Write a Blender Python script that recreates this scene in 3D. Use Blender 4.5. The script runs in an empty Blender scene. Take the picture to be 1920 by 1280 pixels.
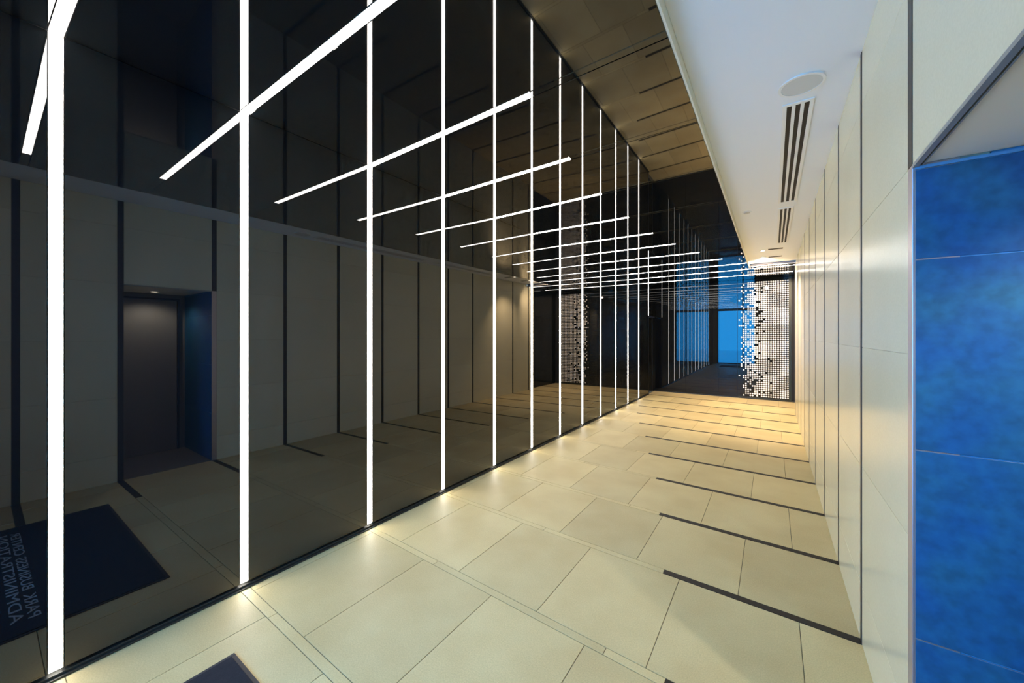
import bpy, bmesh, math, random
from mathutils import Vector, Matrix
random.seed(7)
C = bpy.context.scene.collection
K = 1.54                                  # eye height in metres; plan figures below are in eye heights

# ------------------------------------------------------------------ camera
cam_data = bpy.data.cameras.new('camera')
cam_data.sensor_width = 36.0
cam_data.lens = 36.0 * 706.6 / 1920.0
cam_data.shift_y = -12.0 / 1920.0
cam_data.clip_start = 0.02
cam = bpy.data.objects.new('camera', cam_data)
C.objects.link(cam)
cam.location = (0, 0, K)
cam.rotation_euler = (math.radians(90), 0, 0.6045)
sc = bpy.context.scene
sc.camera = cam

# ------------------------------------------------------------------ world, exposure
LED = 22.0
SPOT = 300.0
world = bpy.data.worlds.new('World')
sc.world = world
world.use_nodes = True
bg = world.node_tree.nodes['Background']
bg.inputs['Color'].default_value = (0.015, 0.42, 1.08, 1)
bg.inputs['Strength'].default_value = 21.0
sc.view_settings.view_transform = 'Standard'
sc.view_settings.look = 'None'
sc.view_settings.gamma = 1.0
sc.view_settings.use_curve_mapping = False
sc.view_settings.exposure = 0.10
sc.cycles.max_bounces = 10
sc.cycles.diffuse_bounces = 5
sc.cycles.glossy_bounces = 6
sc.cycles.sample_clamp_indirect = 8.0
sc.cycles.caustics_reflective = False
sc.cycles.caustics_refractive = False

# ------------------------------------------------------------------ plan (eye heights)
XL, XR = -1.7173, 0.2386
ZC, ZS = 0.8767 + 1, 0.9202 + 1           # black ceiling, white soffit
YB, YE = -1.0, 7.0
YSO = 5.78                                # soffit ends
XS = -0.25                                # soffit's left edge
HD = 1.352                                # door head
LW = 0.032                                # width of every strip (5 cm)
LY = [-.93, -.39, .148, .624, 1.188, 1.718, 2.254, 2.787, 3.316, 3.847, 4.379, 4.919, 5.426, 5.967, 6.53]
RY = [-.98, -.44, .165, .60, 1.127, 1.660, 2.175, 2.708, 3.243, 3.775, 4.29, 4.80, 5.34, 5.85, 6.42]
SX = {2: -.19, 3: -.22, 4: -.255, 5: -.378, 6: -.519, 7: -.668, 8: -.86, 9: -1.033, 10: -1.245, 11: -1.432, 12: -1.56, 13: -1.66, 14: -1.69}
CE = {2: (-.469, .165), 3: (-.62, .626), 4: (-.725, 1.169), 5: (-.828, 1.702), 6: (-.874, 2.237), 7: (-.882, 2.798), 8: (-.848, 3.356),
      9: (-.769, 3.872), 10: (-.638, 4.417), 11: (-.476, 4.954), 12: (-.256, 5.40), 13: (XR - .004, 5.88), 14: (XR - .004, 6.46)}

# ------------------------------------------------------------------ materials
def mat(name, col, rough=.5, metal=0, ior=1.45, emit=None, es=0):
    m = bpy.data.materials.new(name); m.use_nodes = True
    b = m.node_tree.nodes['Principled BSDF']
    b.inputs['Base Color'].default_value = (*col, 1)
    b.inputs['Roughness'].default_value = rough
    b.inputs['Metallic'].default_value = metal
    b.inputs['IOR'].default_value = ior
    if emit:
        b.inputs['Emission Color'].default_value = (*emit, 1)
        b.inputs['Emission Strength'].default_value = es
    return m

def speckled(name, ca, cb, rough, scale=3.0, grain=180.0, ior=1.45, use_tone=True, tonev=.10, grain_amt=.10, bump=0.0, stretch=(1, 1, 1)):
    m = mat(name, ca, rough, ior=ior)
    nt = m.node_tree; N = nt.nodes; L = nt.links
    b = N['Principled BSDF']
    tc = N.new('ShaderNodeTexCoord')
    mp = N.new('ShaderNodeMapping'); mp.inputs['Scale'].default_value = stretch
    L.new(tc.outputs['Object'], mp.inputs['Vector'])
    n1 = N.new('ShaderNodeTexNoise'); n1.inputs['Scale'].default_value = scale; n1.inputs['Detail'].default_value = 6
    n2 = N.new('ShaderNodeTexNoise'); n2.inputs['Scale'].default_value = grain; n2.inputs['Detail'].default_value = 2
    L.new(mp.outputs[0], n1.inputs['Vector']); L.new(mp.outputs[0], n2.inputs['Vector'])
    r = N.new('ShaderNodeMapRange'); r.inputs['From Min'].default_value = .35; r.inputs['From Max'].default_value = .65
    L.new(n1.outputs['Fac'], r.inputs['Value'])
    mix = N.new('ShaderNodeMix'); mix.data_type = 'RGBA'
    mix.inputs[6].default_value = (*ca, 1); mix.inputs[7].default_value = (*cb, 1)
    L.new(r.outputs[0], mix.inputs[0])
    r2 = N.new('ShaderNodeMapRange'); r2.inputs['From Min'].default_value = .3; r2.inputs['From Max'].default_value = .7
    r2.inputs['To Min'].default_value = 1 - grain_amt; r2.inputs['To Max'].default_value = 1 + grain_amt
    L.new(n2.outputs['Fac'], r2.inputs['Value'])
    fac = r2.outputs[0]
    if use_tone:
        at = N.new('ShaderNodeAttribute'); at.attribute_name = 'tone'
        r3 = N.new('ShaderNodeMapRange'); r3.inputs['To Min'].default_value = 1 - tonev; r3.inputs['To Max'].default_value = 1 + tonev
        L.new(at.outputs['Fac'], r3.inputs['Value'])
        mu = N.new('ShaderNodeMath'); mu.operation = 'MULTIPLY'
        L.new(fac, mu.inputs[0]); L.new(r3.outputs[0], mu.inputs[1]); fac = mu.outputs[0]
    vm = N.new('ShaderNodeVectorMath'); vm.operation = 'SCALE'
    L.new(mix.outputs[2], vm.inputs[0]); L.new(fac, vm.inputs['Scale'])
    L.new(vm.outputs[0], b.inputs['Base Color'])
    if bump:
        bp = N.new('ShaderNodeBump'); bp.inputs['Strength'].default_value = bump; bp.inputs['Distance'].default_value = .002
        L.new(n2.outputs['Fac'], bp.inputs['Height']); L.new(bp.outputs[0], b.inputs['Normal'])
    return m

M = {}
M['glass'] = mat('black_glass', (.004, .005, .006), .012, ior=1.80)
M['ceil'] = mat('black_gloss_ceiling', (.004, .005, .006), .02, ior=1.80)
M['mirror'] = mat('dark_mirror_glass', (.004, .005, .007), .01, ior=1.42)
M['black'] = mat('black_cavity', (.006, .006, .007), .6)
M['floor'] = speckled('beige_floor_tile', (.63, .52, .265), (.56, .44, .21), .52, 2.2, 170, bump=.15)
M['grout'] = mat('grout', (.16, .14, .09), .9)
M['wall'] = speckled('beige_wall_tile', (.74, .69, .47), (.70, .65, .44), .22, 1.5, 140, grain_amt=.03, tonev=.04)
M['wgrout'] = mat('wall_grout', (.45, .41, .30), .8)
M['inlay'] = mat('dark_bronze_inlay', (.018, .013, .009), .6, metal=0)
M['slot'] = mat('dark_metal_strip', (.05, .048, .045), .4, metal=.5)
M['grey'] = mat('grey_metal_profile', (.30, .31, .29), .4, metal=.3)
M['skirt'] = mat('dark_skirting', (.03, .032, .030), .3, metal=.4)
M['led'] = mat('led_diffuser', (.8, .8, .78), .4, emit=(1.0, .93, .84), es=LED)
M['alu'] = mat('aluminium_channel', (.35, .35, .34), .4, metal=.9)
M['white'] = mat('white_paint', (.78, .81, .85), .55)
M['cream'] = mat('cream_edge', (.70, .68, .58), .5)
M['plastic'] = mat('white_plastic', (.78, .78, .76), .4)
M['blue'] = speckled('blue_stone_tile', (.012, .095, .24), (.020, .12, .21), .35, 7, 30, grain_amt=.18, tonev=.05)
M['bgrout'] = mat('pale_blue_grout', (.12, .30, .50), .8)
M['steel'] = mat('brushed_steel', (.55, .50, .52), .35, metal=.8)
M['dots'] = mat('white_dot_film', (.86, .85, .83), .45)
M['rec'] = mat('dark_recess_wall', (.22, .20, .17), .5)
M['recfloor'] = mat('dark_recess_floor', (.19, .17, .14), .5)
M['matfab'] = speckled('navy_mat_pile', (.010, .010, .015), (.014, .013, .018), .95, 30, 600, use_tone=False, grain_amt=.3, bump=.5)
M['rim'] = mat('mat_rim', (.02, .02, .025), .6)
M['letter'] = mat('grey_lettering', (.42, .44, .47), .8)
M['frame'] = mat('dark_window_frame', (.02, .02, .024), .4, metal=.4)
M['pave'] = speckled('outdoor_paving', (.80, .82, .85), (.70, .72, .75), .7, 4, 90, use_tone=False)
M['lamp'] = mat('warm_lamp_lens', (.9, .85, .75), .4, emit=(1.0, .82, .62), es=25)
pane = bpy.data.materials.new('clear_pane'); pane.use_nodes = True
nt = pane.node_tree; nt.nodes.clear()
o_ = nt.nodes.new('ShaderNodeOutputMaterial'); mx = nt.nodes.new('ShaderNodeMixShader'); fr = nt.nodes.new('ShaderNodeFresnel')
tr = nt.nodes.new('ShaderNodeBsdfTransparent'); gl = nt.nodes.new('ShaderNodeBsdfGlossy'); gl.inputs['Roughness'].default_value = .02
tr.inputs['Color'].default_value = (.85, .92, .95, 1)
nt.links.new(fr.outputs[0], mx.inputs[0]); nt.links.new(tr.outputs[0], mx.inputs[1]); nt.links.new(gl.outputs[0], mx.inputs[2]); nt.links.new(mx.outputs[0], o_.inputs[0])
M['pane'] = pane

# ------------------------------------------------------------------ helpers
def newbm():
    b = bmesh.new(); b.loops.layers.float_color.new('tone'); return b
def paint(bm, faces, t):
    l = bm.loops.layers.float_color['tone']
    for f in faces:
        for lp in f.loops: lp[l] = (t, t, t, 1)
def box(bm, x0, x1, y0, y1, z0, z1, t=.5, bev=0):
    vs = [bm.verts.new((x, y, z)) for x in (x0, x1) for y in (y0, y1) for z in (z0, z1)]
    idx = [(0, 1, 3, 2), (4, 6, 7, 5), (0, 4, 5, 1), (2, 3, 7, 6), (0, 2, 6, 4), (1, 5, 7, 3)]
    fs = [bm.faces.new([vs[i] for i in q]) for q in idx]
    paint(bm, fs, t)
    if bev:
        es = list({e for f in fs for e in f.edges})
        bmesh.ops.bevel(bm, geom=es, offset=bev, segments=2, affect='EDGES', profile=.5)
def prism(bm, pts, thick, t=.5):
    """pts: outline in 3D (ccw seen from the visible side); thick: vector to the back side"""
    a = [bm.verts.new(p) for p in pts]; b = [bm.verts.new(Vector(p) + Vector(thick)) for p in pts]
    n = len(pts); fs = [bm.faces.new(a), bm.faces.new(b[::-1])]
    for i in range(n): fs.append(bm.faces.new((a[i], b[i], b[(i + 1) % n], a[(i + 1) % n])))
    paint(bm, fs, t)
def tile(bm, pts, gap, cham, depth, t=.5):
    """one chamfered tile: outline pts ccw seen from the visible side, with half a gap left around it"""
    P = [Vector(p) for p in pts]; n = len(P)
    nrm = (P[1] - P[0]).cross(P[2] - P[0]).normalized()
    def inset(d):
        out = []
        for i in range(n):
            e0 = (P[i] - P[i - 1]).normalized(); e1 = (P[(i + 1) % n] - P[i]).normalized()
            n0 = nrm.cross(e0); n1 = nrm.cross(e1)
            k = 1 + n0.dot(n1)
            out.append(P[i] + (n0 + n1) * (d / max(k, .2)))
        return out
    top = [bm.verts.new(p) for p in inset(gap / 2 + cham)]
    mid = [bm.verts.new(p - nrm * cham) for p in inset(gap / 2)]
    low = [bm.verts.new(p - nrm * depth) for p in inset(gap / 2)]
    fs = [bm.faces.new(top), bm.faces.new(low[::-1])]
    for i in range(n):
        j = (i + 1) % n
        fs.append(bm.faces.new((top[i], mid[i], mid[j], top[j])))
        fs.append(bm.faces.new((mid[i], low[i], low[j], mid[j])))
    paint(bm, fs, t)
def ring(bm, c, rad, z0, z1, seg=48, r_in=0):
    """disc or ring with axis z"""
    def circ(r, z): return [bm.verts.new((c[0] + r * math.cos(2 * math.pi * i / seg), c[1] + r * math.sin(2 * math.pi * i / seg), z)) for i in range(seg)]
    a, b = circ(rad, z0), circ(rad, z1)
    if r_in:
        a2, b2 = circ(r_in, z0), circ(r_in, z1)
    for i in range(seg):
        j = (i + 1) % seg
        bm.faces.new((a[i], b[i], b[j], a[j]))
        if r_in:
            bm.faces.new((a2[i], a2[j], b2[j], b2[i])); bm.faces.new((a[i], a[j], a2[j], a2[i])); bm.faces.new((b[i], b2[i], b2[j], b[j]))
    if not r_in:
        bm.faces.new(a); bm.faces.new(b[::-1])
def obj(name, bm, m, parent=None, mats=None):
    bmesh.ops.recalc_face_normals(bm, faces=bm.faces[:])
    me = bpy.data.meshes.new(name); bm.to_mesh(me); bm.free()
    for q in (mats or [m]): me.materials.append(q)
    o = bpy.data.objects.new(name, me); C.objects.link(o)
    if parent:
        o.parent = parent
        o.matrix_parent_inverse = Matrix.Translation(-parent.location)
    return o
def struct(name, bm, m, parent=None, **kw):
    o = obj(name, bm, m, parent, **kw)
    if not parent: o['kind'] = 'structure'
    return o
def thing(name, label, cat, loc, group=None):
    o = bpy.data.objects.new(name, None); C.objects.link(o); o.location = loc
    o.empty_display_size = .1
    o['label'] = label; o['category'] = cat
    if group: o['group'] = group
    return o
def lerp(a, b, t): return a + (b - a) * t
def yline(k, x): return lerp(LY[k], RY[k], (x - XL) / (XR - XL))      # a cross line of the floor

# ------------------------------------------------------------------ floor
ys_L = LY + [7.1]; ys_R = RY + [7.02]
bm = newbm()
def P2(x, y, z=0.0): return (x * K, y * K, z * K)
def yl(k, x): return lerp(ys_L[k], ys_R[k], (x - XL) / (XR - XL))
T = 0.39
for k in range(-1, len(LY)):
    # the row of big tiles between line k and line k+1
    if k == -1: y0 = lambda x: -1.02; 
    else: y0 = (lambda x, k=k: yl(k, x) + LW / 2)
    y1 = (lambda x, k=k: yl(k + 1, x) - LW / 2) if k + 1 < len(LY) else (lambda x: 7.02)
    ph = -.313 if k % 2 == 0 else -.1086
    xs = [XL - .02]
    n = math.ceil((XL - ph) / T); 
    x = ph + n * T
    while x < XR - .03:
        if x > XL + .03: xs.append(x)
        x += T
    xs.append(XR + (.06 if k >= 13 else .01))
    for a, b in zip(xs[:-1], xs[1:]):
        tile(bm, [P2(a, y0(a)), P2(b, y0(b)), P2(b, y1(b)), P2(a, y1(a))], .0035, .0008, .012, random.random())
    # the narrow tile strip on line k, up to the dark inlay
    if k >= 0:
        xe = SX.get(k, XR)
        xs = [XL - .02]; x = XL + .25 * (k % 3 + 1)
        while x < xe - .1: xs.append(x); x += .78
        xs.append(xe)
        for a, b in zip(xs[:-1], xs[1:]):
            tile(bm, [P2(a, yl(k, a) - LW / 2), P2(b, yl(k, b) - LW / 2), P2(b, yl(k, b) + LW / 2), P2(a, yl(k, a) + LW / 2)], .0035, .0008, .012, random.random())
floor = struct('floor', bm, M['floor'])
bm = newbm(); box(bm, (XL - .2) * K, (XR + .9) * K, (YB - .05) * K, 7.12 * K, -.2, -.003)
struct('floor_grout_bed', bm, M['grout'], floor)

# ------------------------------------------------------------------ right wall: tile panels between dark strips, with the doorway opening
RZ = [0, .185, .573, .96, HD, 1.74, ZS]
bm = newbm()
YQ = 6.02                                  # the tiled wall ends here; a dark panel follows
ycuts = [YB - .02] + RY[:14] + [YQ]
OP0, OP1 = RY[3] + LW / 2, RY[4] - LW / 2
for i in range(len(ycuts) - 1):
    a = ycuts[i] + (LW / 2 if i > 0 else 0); b = ycuts[i + 1] - (LW / 2 if i < len(ycuts) - 2 else 0)
    opening = i == 4
    for z0, z1 in zip(RZ[:-1], RZ[1:]):
        if opening and z1 <= HD + .001: continue
        tile(bm, [(XR * K, b * K, z0 * K), (XR * K, a * K, z0 * K), (XR * K, a * K, z1 * K), (XR * K, b * K, z1 * K)], .0018, .0005, .012, random.random())
wall_r = struct('wall_right', bm, M['wall'])
bm = newbm()
box(bm, XR * K + .003, XR * K + .16, (YB - .02) * K, OP0 * K, 0, ZS * K)
box(bm, XR * K + .003, XR * K + .16, OP0 * K, OP1 * K, HD * K, ZS * K)
box(bm, XR * K + .003, XR * K + .16, OP1 * K + .004, YQ * K, 0, ZS * K)
struct('wall_core', bm, M['wgrout'], wall_r)

# dark strips: along the floor and up the right wall
tn = 1
for k in range(2, 15):
    bm = newbm(); xe = SX[k]
    a, b = xe, XR
    prism(bm, [P2(a, yl(k, a) - LW / 2 + .001), P2(b, yl(k, b) - LW / 2 + .001), P2(b, yl(k, b) + LW / 2 - .001), P2(a, yl(k, a) + LW / 2 - .001)], (0, 0, -.0028))
    o = struct('trim_%d' % tn, bm, M['inlay']); o.location.z = .0012; tn += 1
for k in range(0, 14):
    bm = newbm(); y = RY[k]
    z0 = HD if k == 4 else .002 / K
    w = LW * .30 if k > 4 else LW / 2 * .9
    box(bm, XR * K + .0005, XR * K + .0030, (y - LW / 2 + .0008) * K, (y + LW / 2 - .0008) * K, z0 * K, (ZS - .002) * K)
    box(bm, XR * K - .0015, XR * K + .0006, (y - w) * K, (y + w) * K, z0 * K, (ZS - .002) * K)
    struct('trim_%d' % tn, bm, M['slot']); tn += 1

# dark panel put in for the dark side opening before the end wall
bm = newbm()
box(bm, XR * K + .10, XR * K + .16, YQ * K, YE * K + .013, 0, ZS * K + .1)
box(bm, XR * K + .003, XR * K + .10, YQ * K, YQ * K + .006, 0, ZC * K)
struct('wall_side_end', bm, M['black'])
bm = newbm()
tile(bm, [(XR * K + .085, YE * K - .004, .004), (XR * K + .085, YQ * K + .010, .004), (XR * K + .085, YQ * K + .010, HD * K), (XR * K + .085, YE * K - .004, HD * K)], .004, .001, .012)
tile(bm, [(XR * K + .085, YE * K - .004, HD * K), (XR * K + .085, YQ * K + .010, HD * K), (XR * K + .085, YQ * K + .010, ZC * K), (XR * K + .085, YE * K - .004, ZC * K)], .004, .001, .012)
struct('side_opening_panel', bm, M['mirror'])

# stainless doorway frame of the opening
bm = newbm()
box(bm, XR * K - .001, XR * K + .10, OP1 * K - .001, (RY[4] + LW / 2 - .001) * K, .001, HD * K - .001, bev=.001)
struct('trim_%d' % tn, bm, M['steel']); tn += 1
bm = newbm()
box(bm, XR * K - .002, XR * K + .012, OP0 * K + .001, OP1 * K - .002, HD * K - .012, HD * K - .0008)
box(bm, XR * K + .018, XR * K + .022, OP0 * K + .001, OP1 * K - .002, HD * K - .010, HD * K - .0008)
struct('trim_%d' % tn, bm, M['grey']); tn += 1

# recess behind the opening
X2 = .89
bm = newbm()
bz = [0, .376, .764, 1.155, HD - .012]
yb = (OP1 - .001) * K - .001
for z0, z1 in zip(bz[:-1], bz[1:]):
    tile(bm, [(XR * K + .004, yb, z0 * K), (X2 * K, yb, z0 * K), (X2 * K, yb, z1 * K), (XR * K + .004, yb, z1 * K)], .004, .0008, .012, random.random())
wb = struct('wall_recess', bm, M['blue'])
bm = newbm(); box(bm, XR * K + .165, X2 * K + .1, yb + .0035, yb + .12, 0, (HD - .012) * K)
box(bm, XR * K + .165, X2 * K + .1, yb + .011, yb + .12, (HD - .012) * K, HD * K + .0008)
box(bm, XR * K + .004, XR * K + .165, yb + .0035, yb + .0055, 0, (HD - .012) * K)
struct('joint_bed', bm, M['bgrout'], wb)
bm = newbm(); box(bm, XR * K + .004, X2 * K, yb - .004, yb + .01, (HD - .012) * K, (HD - .006) * K)
struct('trim_%d' % tn, bm, M['bgrout']); tn += 1
bm = newbm(); box(bm, X2 * K, X2 * K + .1, (OP0 - .03) * K, yb + .12, 0, HD * K)
struct('wall_recess_back', bm, M['rec'])
bm = newbm(); box(bm, XR * K + .165, X2 * K, (OP0 - .08) * K, OP0 * K, 0, HD * K)
struct('wall_recess_side', bm, M['rec'])
bm = newbm()
tile(bm, [(XR * K + .024, yb, HD * K - .001), (X2 * K, yb, HD * K - .001), (X2 * K, OP0 * K, HD * K - .001), (XR * K + .024, OP0 * K, HD * K - .001)][::-1], .002, .0005, .0008 if 0 else .001)
box(bm, XR * K + .162, X2 * K + .1, (OP0 - .08) * K, yb + .12, HD * K + .001, HD * K + .08)
struct('ceiling_recess', bm, mat('recess_ceiling', (.86, .80, .62), .5))
bm = newbm(); box(bm, XR * K + .018, X2 * K, OP0 * K, yb - .001, -.002, .003)
struct('floor_recess', bm, M['recfloor'])
# flush dark door in the recess back wall
bm = newbm(); dx = X2 * K
box(bm, dx - .03, dx - .001, (OP0 + .06) * K, (OP1 - .06) * K, .004, 1.30 * K, bev=.002)
d1 = struct('door_1', bm, M['rec'])
bm = newbm()
for yy in (OP0 + .045, OP1 - .045 - .013): box(bm, dx - .045, dx - .001, yy * K, (yy + .013) * K, .004, 1.315 * K)
box(bm, dx - .045, dx - .001, (OP0 + .058) * K, (OP1 - .058) * K, 1.302 * K, 1.315 * K)
struct('door_frame', bm, M['frame'], d1)

# ------------------------------------------------------------------ left wall: black glass panels between the light strips
bm = newbm()
yc = [YB - .02] + LY + [YE + .02]
for i in range(len(yc) - 1):
    a = yc[i] + (LW / 2 if i > 0 else 0); b = yc[i + 1] - (LW / 2 if i < len(yc) - 2 else 0)
    z0 = .022 if i < len(yc) - 2 else HD - .02
    tile(bm, [(XL * K, a * K, z0 * K), (XL * K, b * K, z0 * K), (XL * K, b * K, ZC * K), (XL * K, a * K, ZC * K)], .001, .0006, .012, .5)
wall_l = struct('wall_left', bm, M['glass'])
bm = newbm(); box(bm, XL * K - .20, XL * K - .055, (YB - .02) * K, (LY[14] + LW / 2) * K, 0, ZC * K + .2)
box(bm, XL * K - .20, XL * K - .055, (LY[14] + LW / 2) * K, (YE + .02) * K, (HD - .02) * K, ZC * K + .2)
struct('wall_core', bm, M['black'], wall_l)
bm = newbm()
box(bm, XL * K - .05, XL * K + .008, YB * K, (LY[14] + LW / 2) * K, .001, .022, bev=.002)
box(bm, XL * K - .05, XL * K + .022, YB * K, (LY[14] + LW / 2) * K, .001, .010, bev=.002)
struct('baseboard_left', bm, M['skirt'])

# black glass door at the far end of the left wall
bm = newbm(); dl = XL * K - .09; ya, yb2 = (LY[14] + LW / 2) * K + .002, (YE - .002) * K
box(bm, dl - .04, dl, ya + .04, yb2 - .03, .006, (HD - .05) * K, bev=.002)
d2 = struct('door_2', bm, M['glass'])
bm = newbm()
box(bm, dl - .05, dl + .08, ya, ya + .04, .002, (HD - .022) * K); box(bm, dl - .05, dl + .012, yb2 - .028, yb2, .002, (HD - .022) * K)
box(bm, dl - .05, dl + .08, ya + .041, yb2 - .029, (HD - .048) * K, (HD - .022) * K)
struct('door_frame', bm, M['frame'], d2)

# ------------------------------------------------------------------ end wall
bm = newbm(); ye = YE * K
cuts = [XL - .08, -1.22, -.72, -.46, XR + .02]
for a, b in zip(cuts[:-1], cuts[1:]):
    if a == -.46: continue
    tile(bm, [(a * K, ye, 0), (b * K, ye, 0), (b * K, ye, ZC * K), (a * K, ye, ZC * K)], .004, .001, .012, .5)
wall_b = struct('wall_end', bm, M['mirror'])
bm = newbm(); box(bm, (XL - .12) * K, (XR + .15) * K, ye + .014, ye + .15, 0, ZC * K + .2)
struct('wall_core', bm, M['black'], wall_b)
bm = newbm(); box(bm, (XL) * K + .024, (XR) * K + .08, ye - .012, ye - .001, .001, .022, bev=.001)
struct('baseboard_end', bm, M['skirt'])

# the glass panel with rows of white dots
dp = thing('dotted_panel', 'tall dark glass panel covered in rows of round white dots at the corridor end', 'wall panel', (-.1 * K, ye, .02))
bm = newbm(); tile(bm, [(-.458 * K, ye, .015 * K), ((XR - .001) * K, ye, .015 * K), ((XR - .001) * K, ye, (ZC - .002) * K), (-.458 * K, ye, (ZC - .002) * K)], .002, .001, .012)
obj('glass_sheet', bm, M['mirror'], dp)
bm = newbm()
box(bm, (XR - .036) * K, (XR - .003) * K, ye - .011, ye - .0015, .03 * K, (ZC - .003) * K)
box(bm, -.452 * K, (XR - .003) * K, ye - .011, ye - .0015, .016 * K, .029 * K)
obj('edge_frame', bm, mat('dark_olive_frame', (.03, .034, .02), .4, metal=.3), dp)
bm = newbm()
dens = [.12, .24, .42, .56, .66, .74, .80, .84, .86, .90, .92, .93, .97, .985, .975, .99, 1, 1, .985, 1, 1, 1]
dxs = .0297
for i in range(22):
    cx = (-.44 + i * dxs + .008) * K
    nrow = int((ZC - .072) / .0305)
    for j in range(nrow):
        cz = (.052 + j * .0305) * K
        d = dens[i] * (1.15 if i in (3, 4, 5) and j < 14 else 1)
        if random.random() > d: continue
        seg = 10; r = .0172
        vs = [bm.verts.new((cx + r * math.cos(2 * math.pi * q / seg), ye - .0016, cz + r * math.sin(2 * math.pi * q / seg))) for q in range(seg)]
        vb = [bm.verts.new((v.co.x, ye - .0003, v.co.z)) for v in vs]
        bm.faces.new(vs)
        for q in range(seg): bm.faces.new((vs[q], vs[(q + 1) % seg], vb[(q + 1) % seg], vb[q]))
o = obj('white_dots', bm, M['dots'], dp); o['kind'] = 'stuff'

# ------------------------------------------------------------------ black gloss ceiling: panels between the light strips
def cl(k, x):
    if k in CE and CE[k][0] < XR - .05: e = CE[k]
    elif k in CE: e = CE[k]
    else: e = (-.45, LY[k] + .0)
    return lerp(LY[k], e[1], (x - XL) / (e[0] - XL))
bm = newbm(); zc = ZC * K
def ctile(x0, x1, f0, f1, cham=.0012, gap=.003):
    tile(bm, [(x0 * K, f1(x0) * K, zc), (x1 * K, f1(x1) * K, zc), (x1 * K, f0(x1) * K, zc), (x0 * K, f0(x0) * K, zc)], gap, cham, .012)
XRC = XS - .002
for k in range(-1, len(LY)):
    f0 = (lambda x: YB - .02) if k < 0 else (lambda x, k=k: cl(k, x) + LW / 2)
    f1 = (lambda x: YE + .02) if k + 1 >= len(LY) else (lambda x, k=k: cl(k + 1, x) - LW / 2)
    ctile(XL, XRC, f0, f1)
    if k >= 0:
        xe = CE[k][0] if k in CE else XL
        if xe < XRC - .03: ctile(xe, XRC, lambda x, k=k: cl(k, x) - LW / 2, lambda x, k=k: cl(k, x) + LW / 2, .003, .004)
# the part past the soffit
g = lambda k: (lambda x: cl(k, x) - LW / 2), (lambda x: cl(k, x) + LW / 2)
XR2 = XR + .052
ctile(XRC, XR, lambda x: YSO, lambda x: max(YSO + .02, cl(13, x) - LW / 2))
ctile(XRC, XR, lambda x: cl(13, x) + LW / 2, lambda x: cl(14, x) - LW / 2)
ctile(XRC, XR, lambda x: cl(14, x) + LW / 2, lambda x: YE + .02)
ctile(XR, XR2, lambda x: YQ, lambda x: YE + .02)
ceil = struct('ceiling', bm, M['ceil'])
bm = newbm(); box(bm, (XL - .13) * K, XRC * K, (YB - .02) * K, (YE + .1) * K, zc + .05, zc + .2)
box(bm, XRC * K, (XR + .1) * K, YSO * K + .1, (YE + .1) * K, zc + .05, zc + .2)
struct('ceiling_core', bm, M['black'], ceil)

# white soffit and its cream edge
zs = ZS * K
bm = newbm(); box(bm, XS * K + .008, (XR + .10) * K, (YB - .02) * K, YSO * K, zs, zs + .12)
struct('ceiling_soffit', bm, M['white'])
bm = newbm(); box(bm, XS * K - .003, XS * K + .007, (YB - .02) * K, YSO * K, zc + .001, zs + .12)
struct('trim_%d' % tn, bm, M['cream']); tn += 1

# ------------------------------------------------------------------ light strips
ordn = ['', '', 'first', 'second', 'third', 'fourth', 'fifth', 'sixth', 'seventh', 'eighth', 'ninth', 'tenth', 'eleventh', 'twelfth', 'thirteenth']
for k in range(2, 15):
    y = LY[k]; z0 = .024 if k < 14 else HD - .018
    if k == 2: lb = 'widest and nearest vertical white light strip in the black glass wall'
    elif k == 14: lb = 'short vertical light strip above the dark door at the far end of the black wall'
    else: lb = 'vertical white light strip in the black glass wall, %s from the left' % ordn[k]
    t = thing('vertical_light_strip', lb, 'light', (XL * K, y * K, z0 * K), 'vertical light strips in the black glass wall')
    bm = newbm(); w = LW / 2 * K - .0015
    x = XL * K
    box(bm, x - .045, x - .042, y * K - w, y * K + w, z0 * K, zc - .001)
    box(bm, x - .042, x + .001, y * K - w, y * K - w + .002, z0 * K, zc - .001); box(bm, x - .042, x + .001, y * K + w - .002, y * K + w, z0 * K, zc - .001)
    obj('housing', bm, M['alu'], t)
    bm = newbm(); box(bm, x - .012, x + .0015, y * K - w + .0022, y * K + w - .0022, z0 * K + .001, zc - .002)
    obj('diffuser', bm, M['led'], t)
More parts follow.
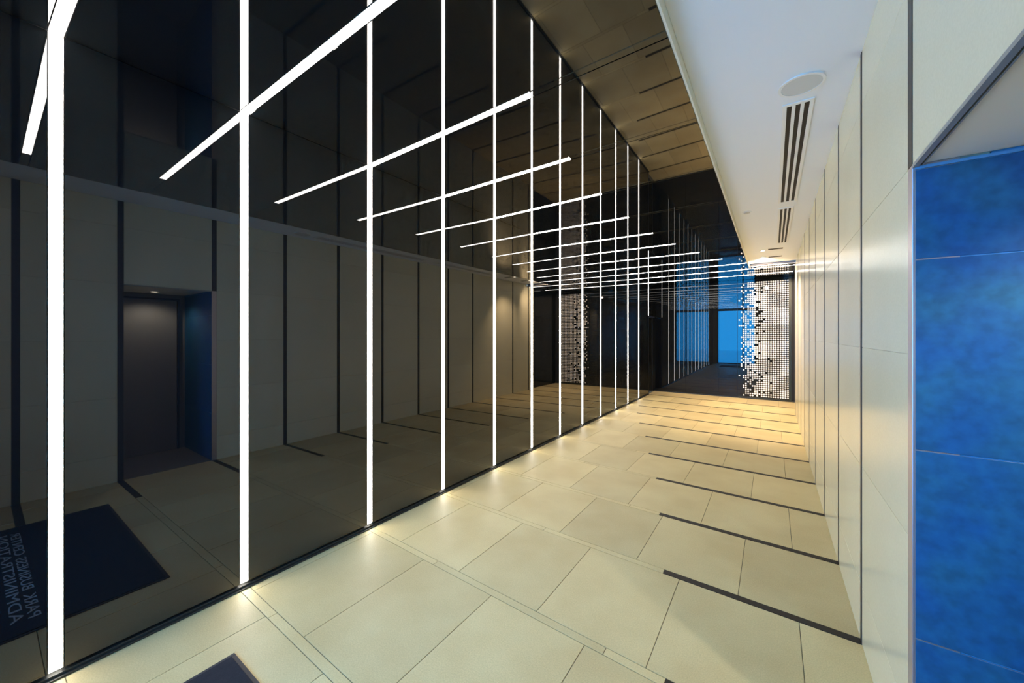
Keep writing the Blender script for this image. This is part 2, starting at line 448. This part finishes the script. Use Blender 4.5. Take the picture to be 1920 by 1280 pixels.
for k in range(2, 15):
    xe, ye_ = CE[k]
    if k == 2: lb = 'nearest ceiling light strip, meeting the widest wall strip at top left'
    elif k == 13: lb = 'long ceiling light strip crossing to the tiled wall just past the white soffit'
    elif k == 14: lb = 'farthest ceiling light strip, closest to the dotted panel'
    elif k == 12: lb = 'ceiling light strip whose end touches the white soffit edge'
    else: lb = 'white light strip across the black ceiling, starting at the %s wall strip from the left' % ordn[k]
    t = thing('overhead_light_strip', lb, 'light', (XL * K, LY[k] * K, zc), 'light strips across the black ceiling')
    def q(d, za, zb, x0=XL, x1=xe, k=k):
        a = [(x0 * K, cl(k, x0) * K - d, za), (x1 * K, cl(k, x1) * K - d, za), (x1 * K, cl(k, x1) * K + d, za), (x0 * K, cl(k, x0) * K + d, za)]
        return a, (0, 0, zb - za)
    w = LW / 2 * K - .0015
    bm = newbm(); prism(bm, *q(w, zc + .042, zc + .046))
    for s in (-1, 1):
        c0 = [(XL * K, cl(k, XL) * K + s * w), (xe * K, cl(k, xe) * K + s * w), (xe * K, cl(k, xe) * K + s * (w - .002)), (XL * K, cl(k, XL) * K + s * (w - .002))]
        prism(bm, [(a, b, zc - .001) for a, b in c0], (0, 0, .0425))
    obj('housing', bm, M['alu'], t)
    bm = newbm(); prism(bm, *q(w - .0022, zc - .0015, zc + .012, XL + .002, xe - .002)); obj('diffuser', bm, M['led'], t)

# ------------------------------------------------------------------ fittings in the white soffit
def diffuser(x0, x1, y0, y1, label):
    t = thing('air_vent', label, 'vent', ((x0 + x1) / 2 * K, (y0 + y1) / 2 * K, zs))
    X0, X1, Y0, Y1 = x0 * K, x1 * K, y0 * K, y1 * K
    b = .022; n = 3; gapw = (X1 - X0 - 2 * b) / (n + (n - 1) * .75); rib = gapw * .75
    bm = newbm()
    box(bm, X0, X0 + b, Y0, Y1, zs - .007, zs - .0005, bev=.001); box(bm, X1 - b, X1, Y0, Y1, zs - .007, zs - .0005, bev=.001)
    box(bm, X0 + b, X1 - b, Y0, Y0 + b * 1.2, zs - .007, zs - .0005, bev=.001); box(bm, X0 + b, X1 - b, Y1 - b * 1.2, Y1, zs - .007, zs - .0005, bev=.001)
    for i in range(n - 1):
        xa = X0 + b + gapw * (i + 1) + rib * i
        box(bm, xa, xa + rib, Y0 + b * 1.2, Y1 - b * 1.2, zs - .006, zs - .0005)
    obj('frame', bm, M['plastic'], t)
    for i in range(n):
        xa = X0 + b + (gapw + rib) * i
        bm = newbm(); box(bm, xa + .0002, xa + gapw - .0002, Y0 + b * 1.2, Y1 - b * 1.2, zs - .0025, zs - .0005); obj('slot', bm, M['black'], t)
diffuser(.034, .136, 1.86, 3.22, 'long white air vent with three black slots, nearer one in the soffit')
diffuser(.034, .126, 3.36, 4.62, 'white air vent with three black slots, beyond the long one')
for y, lb in ((4.90, 'short crosswise slot vent in the soffit, nearer of the pair'), (5.38, 'short crosswise slot vent in the soffit, beside its far end')):
    t = thing('slot_vent', lb, 'vent', (.03 * K, y * K, zs), 'short crosswise slots in the soffit')
    bm = newbm(); X0, X1 = -.045 * K, .10 * K
    box(bm, X0, X1, y * K - .065, y * K - .05, zs - .002, zs - .0005); box(bm, X0, X1, y * K + .05, y * K + .065, zs - .002, zs - .0005)
    box(bm, X0, X0 + .012, y * K - .05, y * K + .05, zs - .002, zs - .0005); box(bm, X1 - .012, X1, y * K - .05, y * K + .05, zs - .002, zs - .0005)
    obj('frame', bm, M['plastic'], t)
    bm = newbm(); box(bm, X0 + .012, X1 - .012, y * K - .05, y * K + .05, zs - .0018, zs - .0005); obj('slot', bm, M['black'], t)
for y, lb in ((4.92, 'small lit downlight at the left end of the nearer crosswise slot'), (5.36, 'small lit downlight at the left end of the farther crosswise slot')):
    x = -.085
    t = thing('downlight', lb, 'light', (x * K, y * K, zs), 'small downlights in the soffit')
    bm = newbm(); ring(bm, (x * K, y * K), .045, zs - .010, zs - .0005, r_in=.030); obj('rim', bm, M['plastic'], t)
    bm = newbm(); ring(bm, (x * K, y * K), .029, zs - .006, zs - .0005); obj('lens', bm, M['lamp'], t)
    ld = bpy.data.lights.new('downlight_lamp', 'SPOT'); ld.energy = SPOT; ld.color = (1.0, .74, .52); ld.spot_size = math.radians(105); ld.spot_blend = .9; ld.shadow_soft_size = .03
    ld.energy = SPOT * (1.25 if y < 5 else 1.9)
    lo = bpy.data.objects.new('lamp', ld); C.objects.link(lo); lo.location = (0, 0, -.03); lo.rotation_euler = (math.radians(14 if y < 5 else 58), 0, 0); lo.parent = t
# unseen downlight added to brighten the doorway recess
x, y, zr = .66 * K, .86 * K, HD * K
t = thing('downlight', 'unseen added downlight brightening the blue tiled doorway recess', 'light', (x, y, zr))
bm = newbm(); ring(bm, (x, y), .045, zr - .008, zr - .0025, r_in=.034); obj('rim', bm, M['plastic'], t)
bm = newbm(); ring(bm, (x, y), .033, zr - .006, zr - .0025); obj('lens', bm, M['lamp'], t)
ld = bpy.data.lights.new('downlight_lamp', 'SPOT'); ld.energy = 45; ld.color = (1.0, .93, .84); ld.spot_size = math.radians(150); ld.spot_blend = .6; ld.shadow_soft_size = .03
lo = bpy.data.objects.new('lamp', ld); C.objects.link(lo); lo.location = (0, 0, -.03); lo.parent = t
# round speaker
cx, cy = .088 * K, 1.742 * K
t = thing('ceiling_speaker', 'round white speaker cover in the soffit before the long vent', 'speaker', (cx, cy, zs))
bm = newbm(); ring(bm, (cx, cy), .108, zs - .008, zs - .0005, r_in=.094); obj('rim', bm, M['plastic'], t)
bm = newbm(); ring(bm, (cx, cy), .0935, zs - .006, zs - .0005)
obj('grille', bm, mat('speaker_grille', (.60, .60, .57), .6), t)
cx, cy = -.158 * K, 3.326 * K
t = thing('smoke_detector', 'small round white detector near the left edge of the soffit', 'detector', (cx, cy, zs))
bm = newbm(); ring(bm, (cx, cy), .048, zs - .008, zs - .0005); obj('base', bm, M['plastic'], t)
bm = newbm(); ring(bm, (cx, cy), .032, zs - .012, zs - .0085); obj('sensor_head', bm, mat('detector_grey', (.5, .5, .48), .5), t)

# ------------------------------------------------------------------ entrance mat
t = thing('entrance_mat', 'dark navy entrance mat with two lines of grey lettering', 'mat', (-.8 * K, .1 * K, .002))
bm = newbm(); mx0, mx1, my0, my1 = -1.39 * K, -.205 * K, -.26 * K, .478 * K
box(bm, mx0 + .018, mx1 - .018, my0 + .018, my1 - .018, .002, .009); obj('pile', bm, M['matfab'], t)
bm = newbm()
box(bm, mx0, mx0 + .017, my0, my1, .002, .006, bev=.001); box(bm, mx1 - .017, mx1, my0, my1, .002, .006, bev=.001)
box(bm, mx0 + .0175, mx1 - .0175, my0, my0 + .017, .002, .006, bev=.001); box(bm, mx0 + .0175, mx1 - .0175, my1 - .017, my1, .002, .006, bev=.001)
obj('rubber_edge', bm, M['rim'], t)
for txt, yy in (('PARK BUSINESS CENTER', .136), ('ADMINISTRATION', .098)):
    parts = []
    for word in txt.split():
        cu = bpy.data.curves.new('lettering', 'FONT'); cu.body = word; cu.size = .066; cu.extrude = .0006; cu.align_y = 'CENTER'
        tmp = bpy.data.objects.new('tmp_text', cu); C.objects.link(tmp)
        me = bpy.data.meshes.new_from_object(tmp.evaluated_get(bpy.context.evaluated_depsgraph_get()))
        bpy.data.objects.remove(tmp)
        parts.append((me, min(v.co.x for v in me.vertices), max(v.co.x for v in me.vertices)))
    gap = .03
    tot = sum(b - a for _, a, b in parts) + gap * (len(parts) - 1)
    sx = .98 * K / tot; x = -.98 * K / 2
    for me, a, b in parts:
        for v in me.vertices: v.co.x = x + (v.co.x - a) * sx
        x += (b - a + gap) * sx
        me.materials.clear(); me.materials.append(M['letter'])
        o = bpy.data.objects.new('lettering', me); C.objects.link(o); o.parent = t
        o.matrix_parent_inverse = Matrix.Translation(-t.location); o.location = (-.80 * K, yy * K, .0100)

# ------------------------------------------------------------------ entrance wall behind the camera and the glazed entrance
WX0, WX1 = -1.60, -.46
bm = newbm(); yw = YB * K
box(bm, (XL - .13) * K, WX0 * K, yw - .2, yw, 0, zc + .2); box(bm, WX1 * K, (XR + .1) * K, yw - .2, yw, 0, zc + .2); box(bm, WX0 * K, WX1 * K, yw - .2, yw, zc + .001, zc + .2)
struct('wall_entrance', bm, M['wall'])
bm = newbm(); fw = .05
for xx in (WX0 * K, -.84 * K, WX1 * K - fw): box(bm, xx, xx + fw, yw - .12, yw - .04, .004, zc - .002)
for za in (.004, zc - .06):
    for a, b in ((WX0 * K + fw, -.84 * K), (-.84 * K + fw, WX1 * K - fw)):
        box(bm, a, b, yw - .12, yw - .04, za, za + .055)
w1 = struct('window_1', bm, M['frame'])
for a, b in ((WX0 * K + fw, -.84 * K), (-.84 * K + fw, WX1 * K - fw)):
    bm = newbm()
    for za, zb in ((.06, zc - .061),):
        v = [bm.verts.new(p) for p in ((a, yw - .08, za), (b, yw - .08, za), (b, yw - .08, zb), (a, yw - .08, zb))]; bm.faces.new(v)
    struct('pane', bm, M['pane'], w1)
bm = newbm(); box(bm, -12, 10, -22, yw - .02, -.25, -.01)
struct('ground_outside', bm, M['pave'])
